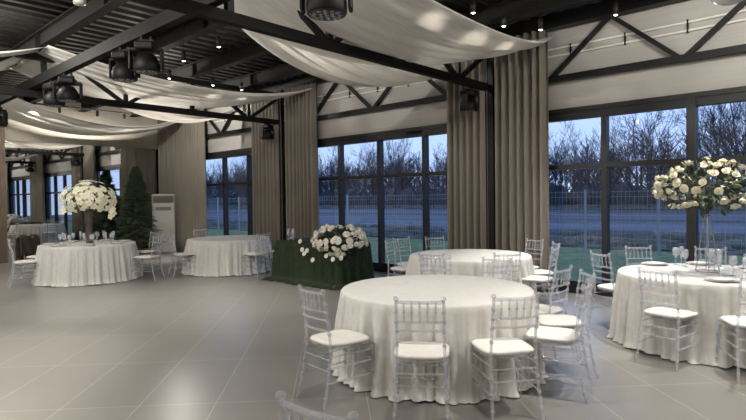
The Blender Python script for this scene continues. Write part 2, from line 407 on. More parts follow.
# ------------------------------------------------------------------ chiavari chair
def make_chair(label):
    t = thing('chiavari_chair', label, 'chair', (0,0,0), 0, 'clear chiavari chairs')
    # cushion: rounded square pad
    def pad(z_lo, z_hi, a, b, bulge):
        m = MB(); n = 28; rings = []
        for (s, z) in ((.0, z_lo), (.93, z_lo), (1.0, (z_lo+z_hi)/2), (.94, z_hi-.004), (.7, z_hi+bulge*.6), (.35, z_hi+bulge), (0, z_hi+bulge)):
            for k in range(n):
                an = 2*PI*k/n; cx, sy = math.cos(an), math.sin(an); e = 4.5
                q = (abs(cx)**e+abs(sy)**e)**(-1/e)
                rings.append((a*s*q*cx, b*(1+.04*cx)*s*q*sy, z))
        m.add(rings, [(i*n+k, i*n+(k+1)%n, (i+1)*n+(k+1)%n, (i+1)*n+k) for i in range(6) for k in range(n)], True)
        return m
    c = pad(.452, .485, .205, .205, .012).build('seat_cushion', 'cushion', t); c['label'] = 'ivory seat cushion'
    pad(.432, .452, .20, .20, 0).build('seat_frame', 'acrylic', t)
    def leg(pts, beads, fin=False):
        m = MB(); m.tube(pts, .0115, 8)
        P = [Vector(p) for p in pts]
        for b in beads:
            for i in range(len(P)-1):
                if min(P[i].z, P[i+1].z) <= b <= max(P[i].z, P[i+1].z):
                    f = (b-P[i].z)/(P[i+1].z-P[i].z); q = P[i].lerp(P[i+1], f); ax = (P[i+1]-P[i]).normalized()
                    m.lathe([(.0125, -.010), (.0175, -.004), (.0175, .004), (.0125, .010)], 8, q, ax); break
        if fin: m.lathe([(.010, 0), (.018, .006), (.020, .016), (.014, .028), (.0001, .032)], 8, P[-1])
        return m
    for s in (-1, 1):
        leg([(.215, .205*s, 0), (.19, .19*s, .44)], (.08, .19, .30, .40)).build('front_leg', 'acrylic', t)
        leg([(-.285, .19*s, 0), (-.235, .178*s, .2), (-.20, .170*s, .45), (-.215, .166*s, .62), (-.262, .166*s, .885)], (.08, .19, .30, .43, .56, .66, .73, .80), True).build('rear_leg', 'acrylic', t)
    def backx(z): return -.20-(z-.45)*.135 if z > .45 else -.2
    def rail(z, r, bow=.022):
        return MB().tube([(backx(z)-bow*(1-(2*v-1)**2), -.166+.332*v, z+.0) for v in [i/8 for i in range(9)]], r, 8)
    rail(.875, .0135).build('top_rail', 'acrylic', t)
    for z in (.735, .67, .585): rail(z, .0095).build('back_rail', 'acrylic', t)
    for k in range(5):
        v = (k+1)/6; bow = .022*(1-(2*v-1)**2); yy = -.166+.332*v
        m = MB().tube([(backx(.735)-bow, yy, .735), (backx(.875)-bow, yy, .875)], .0075, 6)
        m.lathe([(.0075, -.006), (.012, 0), (.0075, .006)], 6, (backx(.805)-bow, yy, .805))
        m.build('spindle', 'acrylic', t)
    for z, dz in ((.30, 0), (.19, 0)):
        for s in (-1, 1):
            MB().tube([(.20, .197*s, z), (-.222-(.30-z)*.1, .19*s, z)], .008, 6).build('stretcher', 'acrylic', t)
        MB().tube([(.20+(.3-z)*.05, -.197, z), (.20+(.3-z)*.05, .197, z)], .008, 6).build('stretcher', 'acrylic', t)
    for z in (.36, .27): MB().tube([(-.215, -.175, z), (-.215, .175, z)], .007, 6).build('stretcher', 'acrylic', t)
    MB().tube([(.195, -.192, .385), (.195, .192, .385)], .007, 6).build('stretcher', 'acrylic', t)
    for s in (-1, 1): MB().tube([(.195, .192*s, .385), (-.21, .176*s, .385)], .007, 6).build('stretcher', 'acrylic', t)
    return t
chair0 = None; CT = None
def chair(x, y, face, label, group='clear chiavari chairs'):
    """x,y = seat centre; face = heading in degrees"""
    global chair0, CT
    if chair0 is None:
        chair0 = make_chair(label); CT = kids(chair0); chair0.location = (x, y, 0); chair0.rotation_euler = (0,0,R(face)); chair0['group'] = group; return chair0
    return dup(chair0, CT, (x, y, 0), R(face), label, group=group)
def faced(x, y, cx, cy, off=0): return math.degrees(math.atan2(cy-y, cx-x))+off

TN = (4.19, 3.05); TM = (6.92, 4.41); TR = (6.74, 1.30); TL = (4.33, 12.0); T2 = (6.92, 10.8)
# around the near table
G = 'chairs around the near round table'
chair(3.06, 3.20, -8, 'clear chair with ivory cushion left of the nearest round table', G)
chair(3.20, 2.46, 35, 'clear chair with its back to the camera in front of the nearest round table', G)
chair(3.68, 2.06, 51, 'clear chair turned three-quarter at the right front of the nearest round table', G)
chair(4.27, 1.93, 104, 'clear chair nearest the camera of the overlapping ones right of the nearest round table', G)
chair(4.76, 2.10, 130, 'clear chair overlapped by another, second in the row right of the nearest round table', G)
chair(5.12, 2.46, 88, 'clear chair at the far right of the nearest round table, third in that overlapping row', G)
chair(5.22, 3.10, 187, 'clear chair on the far right side of the nearest round table, facing the camera', G)
chair(5.06, 3.66, 218, 'clear chair on the far side of the nearest round table, facing the camera', G)
G = 'chairs around the middle round table'
chair(5.80, 4.14, 10, 'clear chair on the near left side of the middle round table', G)
chair(6.22, 3.52, 52, 'clear chair on the near right side of the middle round table', G)
chair(7.02, 3.40, 100, 'clear chair with visible ivory cushion right of the middle round table', G)
chair(7.62, 3.66, 130, 'clear chair behind another right of the middle round table by the curtain', G)
chair(8.02, 4.10, 165, 'clear chair farthest right of the middle round table against the curtain', G)
chair(6.80, 5.55, 272, 'clear chair with visible cushion at the left end of the middle round table', G)
chair(7.30, 5.85, 252, 'clear chair left behind the middle round table in front of the window', G)
chair(7.69, 5.50, 235, 'clear chair behind the middle round table near the window post', G)
G = 'chairs around the right table'
chair(5.75, 1.42, -12, 'clear chair with its back to the camera at the right-hand laid table', G)
chair(5.74, .78, 27, 'clear chair at the right edge of the picture, at the front of the laid table', G)
chair(6.95, 2.30, -32, 'clear chair sideways at the left end of the right-hand laid table', G)
chair(7.66, 2.16, 222, 'clear chair behind the laid table at its left, by the window', G)
chair(7.90, 1.50, 190, 'clear chair behind the laid table under the flower ball, by the window', G)
G = 'chairs around the left table'
chair(5.08, 10.98, 125, 'clear chair before the spruce, right front side of the far left table', G)
chair(5.60, 12.15, 188, 'clear chair behind the right side of the far left table, before the spruce', G)
chair(3.22, 12.10, -10, 'clear chair at the left side of the far left table', G)
chair(3.72, 13.05, -60, 'clear chair carrying a dark fur coat behind the far left table', G)
chair(4.75, 13.15, 250, 'clear chair behind the far left table between vase and spruce', G)
G = 'chairs around the far centre table'
chair(6.80, 9.62, 95, 'clear chair at the right side of the far centre table, next to the green table', G)
chair(7.55, 9.70, 130, 'clear chair behind the far centre table beside the green table', G)
chair(5.84, 10.86, -12, 'clear chair at the left side of the far centre table', G)
chair(7.0, 11.95, -92, 'clear chair on the far side of the far centre table', G)
chair(1.475, 1.42, 6, 'clear chair in the foreground with only its top rail in the picture', 'chairs around the near round table')

# coat on chair back
def coat():
    # draped over the back of the chair at (3.72,13.05) heading -60
    a = R(-60); ax = Vector((math.cos(a), math.sin(a), 0)); sd = Vector((-math.sin(a), math.cos(a), 0)); o = Vector((3.72, 13.05, 0))-ax*.26
    def fn(u, v):
        s = (v-.5)*.50*(1+.10*abs(u-.5)); k = u*2-1
        off = .045*math.sin(PI/2*max(-1, min(1, k*6))); z = .915-.03*(2*v-1)**2 - abs(k)**1.2*(.52 if k > 0 else .40)
        off += .02*k*abs(k)+.014*math.sin(v*15+3*k)
        return o+sd*s-ax*off*1.0+Vector((0, 0, z+.02*math.sin(v*9)))
    m = MB().grid(fn, 24, 26)
    tag(m.build('fur_coat', 'fur', solid=.03), 'dark brown fur coat draped over a chair behind the far left table', 'coat')
coat()

# ------------------------------------------------------------------ tables and cloths
def round_table(c, rad, tlab, clab, seed, flare=.035, mat='cloth', H=.75):
    t = thing('round_table', tlab, 'table', (c[0], c[1], 0), 0, 'round banquet tables')
    MB().lathe([(rad-.02, H-.045), (rad-.012, H-.035), (rad-.012, H-.014), (rad-.02, H-.008)], 48).build('tabletop', 'brown', t)
    for k in range(4):
        a = k*PI/2+.4; MB().tube([(.45*math.cos(a), .45*math.sin(a), 0), (.42*math.cos(a), .42*math.sin(a), H-.045)], .018, 8).build('leg', 'grey_steel', t)
    r_ = random.Random(seed); P = [(r_.uniform(0, 6.28), r_.randint(24, 30), 1.0), (r_.uniform(0, 6.28), r_.randint(37, 47), .75), (r_.uniform(0, 6.28), r_.randint(9, 14), .8), (r_.uniform(0,6.28), r_.randint(52, 66), .25)]
    NA = 420
    prof = [(0, 0), (.25, 0), (.5, 0), (.75, 0), (.93, 0), (1.0, -.006), (1.014, -.02)]
    rows = [(rad*p, H+z, 0) for p, z in prof]
    nd = 14
    for i in range(1, nd+1):
        f = i/nd; rows.append((rad*1.014+flare*f, H-.02-(H-.024)*f, f))
    V = []
    for (r0, z, f) in rows:
        for k in range(NA):
            a = 2*PI*k/NA; w = 0
            for ph, n, am in P: w += am*(1.15-2.1*abs(math.sin((n*a+ph+.9*math.sin(3*a+ph))/2))**.75) if n > 16 else am*.5*math.sin(n*a+ph)
            w = -w/2.2
            r = r0+w*.062*min(1, f*2.6)**.8*(.7+.6*f) + (.025*max(0, f-.93)/.07 if f > .93 else 0)
            zz = z if f < 1 else .006+.012*max(0, math.sin(7*a+P[0][0]))
            zz += (.0025*math.sin(r*23*math.cos(a))*math.sin(r*19*math.sin(a)+1)+.001*math.sin(60*r*math.cos(a+.5))) if f == 0 and r0 < rad*.95 else 0
            V.append((r*math.cos(a), r*math.sin(a), max(zz, .006)))
    m = MB(); n = len(rows)
    m.add(V, [(i*NA+k, i*NA+(k+1)%NA, (i+1)*NA+(k+1)%NA, (i+1)*NA+k)[::-1] for i in range(n-1) for k in range(NA)], True)
    o = m.build('tablecloth', mat); o.location = (c[0], c[1], .002)
    tag(o, clab, 'tablecloth', 'ivory floor-length tablecloths')
round_table(TN, .885, 'round table under the ivory cloth nearest to the camera', 'ivory floor-length tablecloth on the nearest bare round table', 1)
round_table(TM, .875, 'round table under the ivory cloth in the middle before the tall curtains', 'ivory tablecloth on the middle round table in front of the tall curtains', 2)
round_table(TR, .875, 'round table under the cloth laid with plates and glasses, at the right', 'ivory tablecloth on the right-hand table laid with plates and tall flowers', 3)
round_table(TL, .89, 'round table under the cloth with the orchid vase, at the left', 'ivory pleated tablecloth on the far left table under the orchid vase', 4, .05)
round_table(T2, .90, 'round table under the bare cloth between the curtain and the green table', 'ivory pleated tablecloth on the far centre table left of the green one', 5, .05)

# green head table
def green_table():
    x0, x1, y0, y1, H = 6.77, 7.62, 7.08, 8.86, .78
    t = thing('head_table', 'rectangular table under the dark green cloth', 'table', ((x0+x1)/2, (y0+y1)/2, 0))
    lx, ly = (x1-x0)/2, (y1-y0)/2
    MB().box((0, 0, H-.03), (2*lx-.02, 2*ly-.02, .04)).build('tabletop', 'brown', t)
    for sx in (-1, 1):
        for sy in (-1, 1): MB().box((sx*(lx-.06), sy*(ly-.06), (H-.05)/2), (.04, .04, H-.05)).build('leg', 'grey_steel', t)
    NA = 240; V = []
    def perim(k):
        # rounded rectangle with unit outward normal
        L = [2*ly, 2*lx, 2*ly, 2*lx]; tot = sum(L); s = k/NA*tot
        if s < L[0]: return (-lx, ly-s, -1, 0)
        s -= L[0]
        if s < L[1]: return (-lx+s, -ly, 0, -1)
        s -= L[1]
        if s < L[2]: return (lx, -ly+s, 1, 0)
        s -= L[2]; return (lx-s, ly, 0, 1)
    rows = [(0, 0), (.6, 0), (.97, 0), (1.0, -.008)]; nd = 12
    for i in range(len(rows)+nd):
        for k in range(NA):
            px_, py_, nx, ny = perim(k); d = math.hypot(px_, py_); dx, dy = px_/d, py_/d
            if i < len(rows): sc, z = rows[i]; V.append((px_*sc, py_*sc, H+z)); continue
            f = (i-len(rows)+1)/nd
            corner = max(0, 1-min(abs(abs(px_)-lx)+abs(abs(py_)-ly), .3)/.3)
            wv = (math.sin(k*.62+1)+.6*math.sin(k*1.13)+.5*math.sin(k*.21))*.022*min(1, f*2)
            out = .015+.05*f+wv+(.20*max(0, f-.90)/.10) + corner*.06*f
            V.append((px_+(nx*.75+dx*.35)*out, py_+(ny*.75+dy*.35)*out, max(.012+.006*math.sin(k*.9), H-.01-(H-.012)*min(1, f*1.06))))
    m = MB(); n = len(rows)+nd
    m.add(V, [(i*NA+k, i*NA+(k+1)%NA, (i+1)*NA+(k+1)%NA, (i+1)*NA+k) for i in range(n-1) for k in range(NA)], True)
    o = m.build('tablecloth', 'green'); o.location = ((x0+x1)/2, (y0+y1)/2, .003)
    tag(o, 'dark green floor-length tablecloth on the rectangular head table', 'tablecloth')
green_table()

# ------------------------------------------------------------------ flowers
def rose_mesh(r=.05):
    m = MB()
    def petal(a, r0, z0, wid, hgt, tilt):
        def fn(u, v):
            s = (v-.5)*2; an = a+s*wid
            rr = r0+tilt*u*(1-.25*s*s)
            return Vector((rr*math.cos(an), rr*math.sin(an), z0+hgt*math.sin(u*PI*.55)*(1-.30*s*s)))
        m.grid(fn, 4, 5)
    m.lathe([(.0001, -.55*r), (.5*r, -.4*r), (.78*r, -.05*r), (.6*r, .3*r), (.0001, .42*r)], 10)
    for ring, (n, r0, z0, wid, h, t) in enumerate([(4, .15*r, .0, .8, .72*r, .12*r), (5, .3*r, -.05*r, .75, .6*r, .28*r), (7, .45*r, -.25*r, .6, .5*r, .55*r)]):
        for k in range(n): petal(2*PI*k/n+ring*.5, r0, z0, wid, h, t)
    return m
def orchid_mesh(r=.055):
    m = MB()
    for k in range(5):
        a = 2*PI*k/5
        def fn(u, v):
            s = (v-.5)*2; w = math.sin(PI*min(1, u*.9+.08))*.42*r
            x = u*r; y = s*w; z = .18*r*math.sin(u*PI)-.08*r*abs(s)+.1*r
            return Vector((x*math.cos(a)-y*math.sin(a), x*math.sin(a)+y*math.cos(a), z))
        m.grid(fn, 4, 4)
    m.lathe([(.0001, 0), (.16*r, .1*r), (.12*r, .28*r), (.0001, .34*r)], 8)
    return m
def leaves(m, c, ax, n, r_, size):
    for _ in range(n):
        d = Vector((r_.gauss(0, 1), r_.gauss(0, 1), r_.gauss(0, 1))).normalized()
        k = r_.uniform(.35, .98)
        p = Vector(c)+Vector((d.x*ax[0], d.y*ax[1], d.z*ax[2]))*k
        out = Vector((d.x+r_.uniform(-.5,.5), d.y+r_.uniform(-.5,.5), d.z+r_.uniform(-.5,.5))).normalized()
        sd = out.cross(Vector((r_.uniform(-1,1), r_.uniform(-1,1), 1))).normalized(); nn = out.cross(sd).normalized(); L = size*r_.uniform(.7, 1.3); w = L*.28
        m.add([p, p+out*L*.35+sd*w+nn*.006, p+out*L*.7+sd*w*.8+nn*.004, p+out*L, p+out*L*.7-sd*w*.8+nn*.004, p+out*L*.35-sd*w+nn*.006, p+out*L*.5-nn*.008],
              [(0,1,6),(1,2,6),(2,3,6),(3,4,6),(4,5,6),(5,0,6)])
def twigs(m, c, ax, n, r_):
    for _ in range(n):
        d = Vector((r_.gauss(0, 1), r_.gauss(0, 1), r_.gauss(0, 1))).normalized()
        m.tube([Vector(c), Vector(c)+Vector((d.x*ax[0], d.y*ax[1], d.z*ax[2]))*.9], .003, 4, False)
rose = rose_mesh(.05); 
def blooms(t, parent_loc, c, ax, n, r_, proto, lo=.8, hi=1.25, hemi=None, names='bloom', clump=None):
    pts = []; tries = 0
    while len(pts) < n and tries < 6000:
        tries += 1
        d = Vector((r_.gauss(0, 1), r_.gauss(0, 1), r_.gauss(0, 1))).normalized()
        if hemi and not hemi(d): continue
        p = Vector(c)+Vector((d.x*ax[0], d.y*ax[1], d.z*ax[2]))*r_.uniform(.84, 1.05)
        if all((p-q).length > clump for q, _ in pts): pts.append((p, d))
    for i, (p, d) in enumerate(pts):
        o = proto if (i == 0 and proto.parent is None) else proto.copy()
        if o is not proto: COL.objects.link(o)
        o.name = names; o.parent = t; o.location = p
        dd = Vector((d.x/ax[0], d.y/ax[1], d.z/ax[2])).normalized()
        o.rotation_mode = 'QUATERNION'; o.rotation_quaternion = dd.to_track_quat('Z', 'Y')
        s = r_.uniform(lo, hi); o.scale = (s, s, s)
# tall flower ball on the right table
r_ = random.Random(11)
FS = (6.76, 1.31)
t = thing('flower_arrangement', 'tall ball of cream roses on a thin metal stand on the laid table', 'flowers', (FS[0], FS[1], .757))
st = MB()
st.tube([(.11*math.cos(a*PI/12), .11*math.sin(a*PI/12), .008) for a in range(25)], .006, 6, False)
for k in range(4):
    a = k*PI/2+.3; st.tube([(.11*math.cos(a), .11*math.sin(a), .008), (.02*math.cos(a), .02*math.sin(a), .62)], .0045, 6)
st.tube([(.05*math.cos(a*PI/6), .05*math.sin(a*PI/6), .62) for a in range(13)], .005, 6, False)
st.build('stand', 'steel_wire', t)
C = (.02, .02, .93); AX = (.50, .50, .28)
m = MB(); leaves(m, C, (.50, .50, .28), 420, r_, .075); twigs(m, C, AX, 30, r_)
m.tube([(0, 0, .6), (0, 0, .9)], .02, 6)
m.build('foliage', 'leaf', t)
p = rose_mesh(.050).build('bloom', 'petal', t); p.parent = None
blooms(t, None, C, AX, 98, r_, p, .7, 1.05, lambda d: d.z > -.8, clump=.078)
# low arrangement on green table
r_ = random.Random(12)
t = thing('flower_arrangement', 'wide low bouquet of white roses spilling over the green tablecloth', 'flowers', (6.92, 7.28, .785))
C = (-.04, -.13, .06); AX = (.40, .56, .28)
m = MB(); leaves(m, C, (.34, .50, .22), 320, r_, .09); twigs(m, C, (.34, .5, .2), 20, r_)
m.lathe([(.12, .0), (.14, .05), (.13, .06)], 14, (0, 0, 0)); m.build('foliage', 'leaf', t)
p = rose_mesh(.050).build('bloom', 'petal_w', t); p.parent = None
blooms(t, None, C, AX, 91, r_, p, .95, 1.5, lambda d: d.z > -.25 or d.x < -.3, clump=.078)
for q in [(-.28, .62, -.13), (-.30, .54, -.20), (-.30, .46, -.14), (-.32, .28, -.30), (-.26, .70, .02), (-.33, -.10, -.20), (-.34, -.28, -.25), (-.30, -.45, -.22)]:
    o = p.copy(); COL.objects.link(o); o.parent = t; o.location = q; o.rotation_quaternion = Vector((-1, -.2, .3)).to_track_quat('Z', 'Y'); o.scale = (.9,)*3
# orchid vase left
r_ = random.Random(13)
t = thing('orchid_vase', 'big bunch of pale yellow orchids in a tall smoked glass vase', 'flowers', (4.36, 12.0, .757))
MB().lathe([(.07, 0), (.08, .01), (.06, .05), (.058, .35), (.075, .62), (.09, .70), (.084, .70), (.068, .60), (.05, .3), (.05, .04), (.001, .03)], 20).build('vase', 'vase', t)
C = (0, 0, .91); AX = (.50, .50, .36)
m = MB(); twigs(m, (0, 0, .55), (.3, .3, .5), 24, r_); leaves(m, (0, 0, .9), (.4, .4, .2), 50, r_, .1); m.build('foliage', 'leaf', t)
p = orchid_mesh(.078).build('bloom', 'orchid', t); p.parent = None
blooms(t, None, C, AX, 91, r_, p, .85, 1.35, lambda d: d.z > -.65, clump=.09)
for q in [(.40, -.22, .70), (.44, -.10, .64), (.38, -.30, .60), (.30, -.38, .66), (-.42, .2, .72), (-.45, .1, .66), (.36, -.2, .54), (-.2, .42, .7)]:
    o = p.copy(); COL.objects.link(o); o.parent = t; o.location = q; o.rotation_quaternion = Vector((-.8, -.6, .3)).to_track_quat('Z', 'Y')

# ------------------------------------------------------------------ tableware
def make_plate(label, x, y, z, group, r=.15):
    t = thing('dinner_plate', label, 'plate', (x, y, z), 0, group)
    MB().lathe([(.001, .004), (r*.6, .002), (r*.65, 0), (r, .014), (r, .018), (r*.66, .007), (.001, .006)], 32).build('charger', 'plate', t)
    MB().lathe([(.001, .012), (r*.45, .010), (r*.5, .008), (r*.78, .022), (r*.78, .026), (r*.5, .014), (.001, .013)], 32).build('side_plate', 'plate', t)
    return t
def make_glass(label, x, y, z, group):
    o = MB().lathe([(.001, .003), (.034, 0), (.034, .003), (.006, .009), (.004, .06), (.005, .085), (.022, .10), (.036, .13), (.038, .16), (.031, .205), (.0295, .205), (.0365, .16), (.034, .132), (.02, .105), (.001, .10)], 18).build('wine_glass', 'wineglass')
    o.location = (x, y, z); tag(o, label, 'glass', group); return o
def make_flute(label, x, y, z, group):
    o = MB().lathe([(.001, .003), (.03, 0), (.03, .003), (.005, .01), (.004, .08), (.018, .11), (.024, .15), (.022, .23), (.0205, .23), (.022, .15), (.016, .113), (.001, .10)], 18).build('champagne_flute', 'wineglass')
    o.location = (x, y, z); tag(o, label, 'glass', group); return o
ZT = .7545
pl = None
places = [((7.12, 1.93), 'white plate at the far left of the laid right-hand table'), ((7.47, 1.52), 'white plate behind the flower stand on the laid table'),
          ((6.14, 1.07), 'white plate nearest the camera on the laid table, right of the flower stand'), ((7.36, .98), 'white plate at the far right of the laid table beside the picture edge'),
          ((6.78, .72), 'white plate at the right end of the laid table')]
pt = None
for (x, y), lab in places:
    if pl is None: pl = make_plate(lab, x, y, ZT, 'plates on the right table'); pt = kids(pl)
    else: dup(pl, pt, (x, y, ZT), 0, lab)
gl = make_glass('wine glass beside the far left plate of the laid table', 7.28, 1.74, ZT, 'glasses on the right table')
fl = make_flute('champagne flute beside the far left plate of the laid table', 7.20, 1.66, ZT, 'glasses on the right table')
for src, x, y, lab in [(gl, 7.10, 1.60, 'wine glass between the two far left plates of the laid table'), (gl, 7.33, 1.30, 'wine glass right of the plate behind the flower stand'),
                       (gl, 7.18, 1.36, 'wine glass directly behind the flower stand foot'), (fl, 6.98, 1.28, 'champagne flute right behind the flower stand foot'),
                       (gl, 6.60, 1.05, 'wine glass right of the flower stand behind the nearest plate'), (gl, 6.48, .92, 'wine glass at the right of the nearest plate on the laid table'),
                       (fl, 6.42, 1.14, 'champagne flute between flower stand and the nearest plate'), (gl, 6.95, .98, 'wine glass in front of the far right plate'),
                       (fl, 7.05, .85, 'champagne flute beside the far right plate of the laid table')]:
    o = src.copy(); COL.objects.link(o); o.location = (x, y, ZT); o['label'] = lab
i = 0
for a, lab in [(200, 'front left'), (250, 'front'), (300, 'front right'), (350, 'right'), (40, 'back right'), (95, 'back'), (150, 'back left')]:
    x = TL[0]+.70*math.cos(R(a)); y = TL[1]+.70*math.sin(R(a))
    dup(pl, pt, (x, y, ZT), 0, 'white plate at the %s of the far left table with the orchids' % lab, group='plates on the far left table')
    for q, (src, da, rr) in enumerate([(gl, 9, .50), (fl, -8, .48)]):
        o = src.copy(); COL.objects.link(o); o.location = (TL[0]+rr*math.cos(R(a+da)), TL[1]+rr*math.sin(R(a+da)), ZT)
        o['label'] = '%s next to the %s plate on the far left table' % ('wine glass' if q == 0 else 'champagne flute', lab); o['group'] = 'glasses on the far left table'
for (x, y, lab) in [(6.95, 8.70, 'champagne flute standing on the green tablecloth near its left end'), (6.99, 8.60, 'champagne flute on the green tablecloth, the one closer to the bouquet')]:
    o = fl.copy(); COL.objects.link(o); o.location = (x, y, .785); o['label'] = lab; o['group'] = 'glasses on the green table'

# ------------------------------------------------------------------ spruce and air conditioner
def spruce():
    r_ = random.Random(5); x, y = 7.34, 16.45; H = 2.68
    t = thing('spruce_tree', 'dark green artificial spruce standing before the mirror next to the air conditioner', 'tree', (x, y, 0))
    MB().lathe([(.04, 0), (.035, 1.2), (.008, 2.5)], 8).build('trunk', 'bark', t)
    m = MB()
    for i in range(1500):
        f = r_.random()**.75; z = .22+f*(H-.30); rad = (.72*(1-f)**.8+.04)*r_.uniform(.78, 1.08)*(1+.10*math.sin(z*19)); a = r_.uniform(0, 2*PI)
        tip = Vector((rad*math.cos(a), rad*math.sin(a), z-.10*rad+.05)); base = Vector((tip.x*.25, tip.y*.25, z+.02))
        m.tube([base, tip], [.012, .002], 4, False, False)
        for k in range(9):
            q = base.lerp(tip, .3+.7*k/8); d = (tip-base).normalized(); sd = Vector((-d.y, d.x, r_.uniform(-.4, .4))).normalized()
            for s in (-1, 1):
                e = q+(sd*s+d*.7)*r_.uniform(.035, .065); w = Vector((0, 0, .007)); g = d*.008
                m.add([q-w, q+w, e, q+g], [(0,1,2), (1,3,2), (3,0,2)])
    m.lathe([(.0001, H-.2), (.03, H-.16), (.001, H)], 6)
    m.build('needles', 'darkleaf', t)
spruce()
def ac():
    a = R(-118)
    t = thing('air_conditioner', 'white floor-standing air conditioner tower in the corner beside the curtains', 'air conditioner', (8.08, 16.22, 0), a)
    MB().box((0, 0, .93), (.36, .66, 1.78), ch=.02).build('body', 'white_plastic', t)
    MB().box((0, 0, .02), (.38, .68, .04)).build('base', 'grey_plastic', t)
    m = MB(); 
    for k in range(7): m.box((.19, 0, 1.58+k*.028), (.02, .60, .008))
    m.box((.178, 0, 1.66), (.01, .58, .22)); m.build('outlet_grille', 'grey_plastic', t)
    MB().box((.188, 0, 1.38), (.015, .45, .10), ch=.004).build('control_panel', 'grey_plastic', t)
    m = MB()
    for k in range(16): m.box((.185, 0, .25+k*.045), (.012, .50, .010))
    m.build('intake_grille', 'white_plastic', t)
ac()

# ------------------------------------------------------------------ lamps
def add_spot(loc, aim, W, deg=95, col=(1, .94, .86), r=.05, blend=.6):
    ld = bpy.data.lights.new('spot_lamp', 'SPOT'); ld.energy = W; ld.spot_size = R(deg); ld.spot_blend = blend; ld.color = col; ld.shadow_soft_size = r
    o = bpy.data.objects.new('spot_lamp', ld); COL.objects.link(o); o.location = loc
    o.rotation_mode = 'QUATERNION'; o.rotation_quaternion = (Vector(aim)-Vector(loc)).to_track_quat('-Z', 'Y'); return o
pend = None; PK = None
def pendant(x, y, z, lab, W, group, deg=76):
    global pend, PK
    if pend is None:
        pend = thing('pendant_spotlight', lab, 'spotlight', (x, y, z), 0, group)
        MB().lathe([(.030, .0), (.036, .0), (.036, .15), (.010, .16), (.008, .17)], 14).build('housing', 'plastic', pend)
        MB().lathe([(.0001, -.008), (.018, -.006), (.027, .001), (.027, .004)], 14).build('lamp_face', 'lamp_face', pend)
        MB().tube([(0, 0, .16), (0, 0, ZC-z)], .004, 6).build('suspension_rod', 'plastic', pend)
        PK = kids(pend)
    else: dup(pend, PK, (x, y, z), 0, lab, group=group)
    add_spot((x, y, z-.01), (x, y, 0), W, deg)
    if z < 4.1: return
    ld = bpy.data.lights.new('pendant_fill', 'POINT'); ld.energy = W*FILL; ld.color = (1, .95, .88); ld.shadow_soft_size = .06  # added all-round fill light to lift the walls, beyond the spot's own beam
    o = bpy.data.objects.new('pendant_fill', ld); COL.objects.link(o); o.location = (x, y, z-.06)
W0 = 265; FILL = .34
for i, (x, y, z, w) in enumerate([(5.24, 3.80, 3.95, 2.2*W0), (6.06, 3.77, 3.95, 2.2*W0), (6.83, 3.76, 3.95, 1.8*W0), (7.35, 3.47, 3.95, W0), (7.45, 2.48, 3.95, W0)]):
    pendant(x, y, z, '%s small black pendant spotlight over the big drape, counted from the left' % ['first', 'second', 'third', 'fourth', 'fifth'][i], w, 'pendant spotlights')
for i, (x, y, z, w) in enumerate([(4.52, 7.23, 3.9, W0), (4.56, 8.35, 3.9, W0), (5.08, 9.85, 3.93, 1.8*W0), (6.01, 9.85, 3.93, 1.8*W0), (6.69, 9.85, 3.93, 1.8*W0)]):
    pendant(x, y, z, ['larger black pendant spotlight below the ribbed ceiling near the drape corner', 'black pendant spotlight second highest of those right of the moving heads',
        'black pendant spotlight just right of the twin moving heads', 'black pendant spotlight above the middle of the second drape', 'rightmost black pendant spotlight above the second drape'][i], w, 'pendant spotlights')
for i, (x, y) in enumerate([(3.7, 2.4), (4.4, .6), (6.4, .7), (-.5, 4.0), (.5, 6.4), (2.2, 10.0), (-1.5, 2.0), (-2.5, 6.0), (-1.5, 10.0), (1.6, 13.2), (-2.5, 14.0), (3.9, -2.0), (0.5, -1.8), (5.2, 6.2), (6.9, 13.2), (5.5, 11.7)]):  # added lamps, placed to light the floor, tables and dim far corner
    pendant(x, y, 4.2, 'black pendant spotlight added high above the open floor, position %s of the hall grid' % 'one two three four five six seven eight nine ten eleven twelve thirteen fourteen fifteen sixteen'.split()[i], W0*{3: 2.0, 4: 3.0, 0: .4, 1: 1.1, 2: 1.3, 13: 1.3, 14: 1.6, 9: 1.5}.get(i, 1), 'added pendant spotlights over the open floor', 66)
# track with four small spots at the far wall
trk = MB().bar((4.1, 15.0, 4.02), (6.75, 15.0, 4.02), .03, .03)
tag(trk.build('light_track', 'plastic'), 'thin black ceiling track holding the small spots by the far fascia', 'light track')
ts = None
for i, x in enumerate([4.25, 4.82, 5.72, 6.42]):
    lab = '%s small black track spot before the beige fascia' % ['leftmost', 'second from left', 'third from left', 'rightmost'][i]
    if ts is None:
        ts = thing('track_spotlight', lab, 'spotlight', (x, 15.0, 3.85), 0, 'track spotlights')
        MB().lathe([(.03, 0), (.034, 0), (.034, .13), (.01, .14)], 12).build('housing', 'plastic', ts)
        MB().box((0, 0, .15), (.03, .03, .02)).build('adapter', 'plastic', ts); TK = kids(ts)
    else: dup(ts, TK, (x, 15.0, 3.85), 0, lab)
    add_spot((x, 15.0, 3.83), (x, 17.2, 1.6), 260, 120)
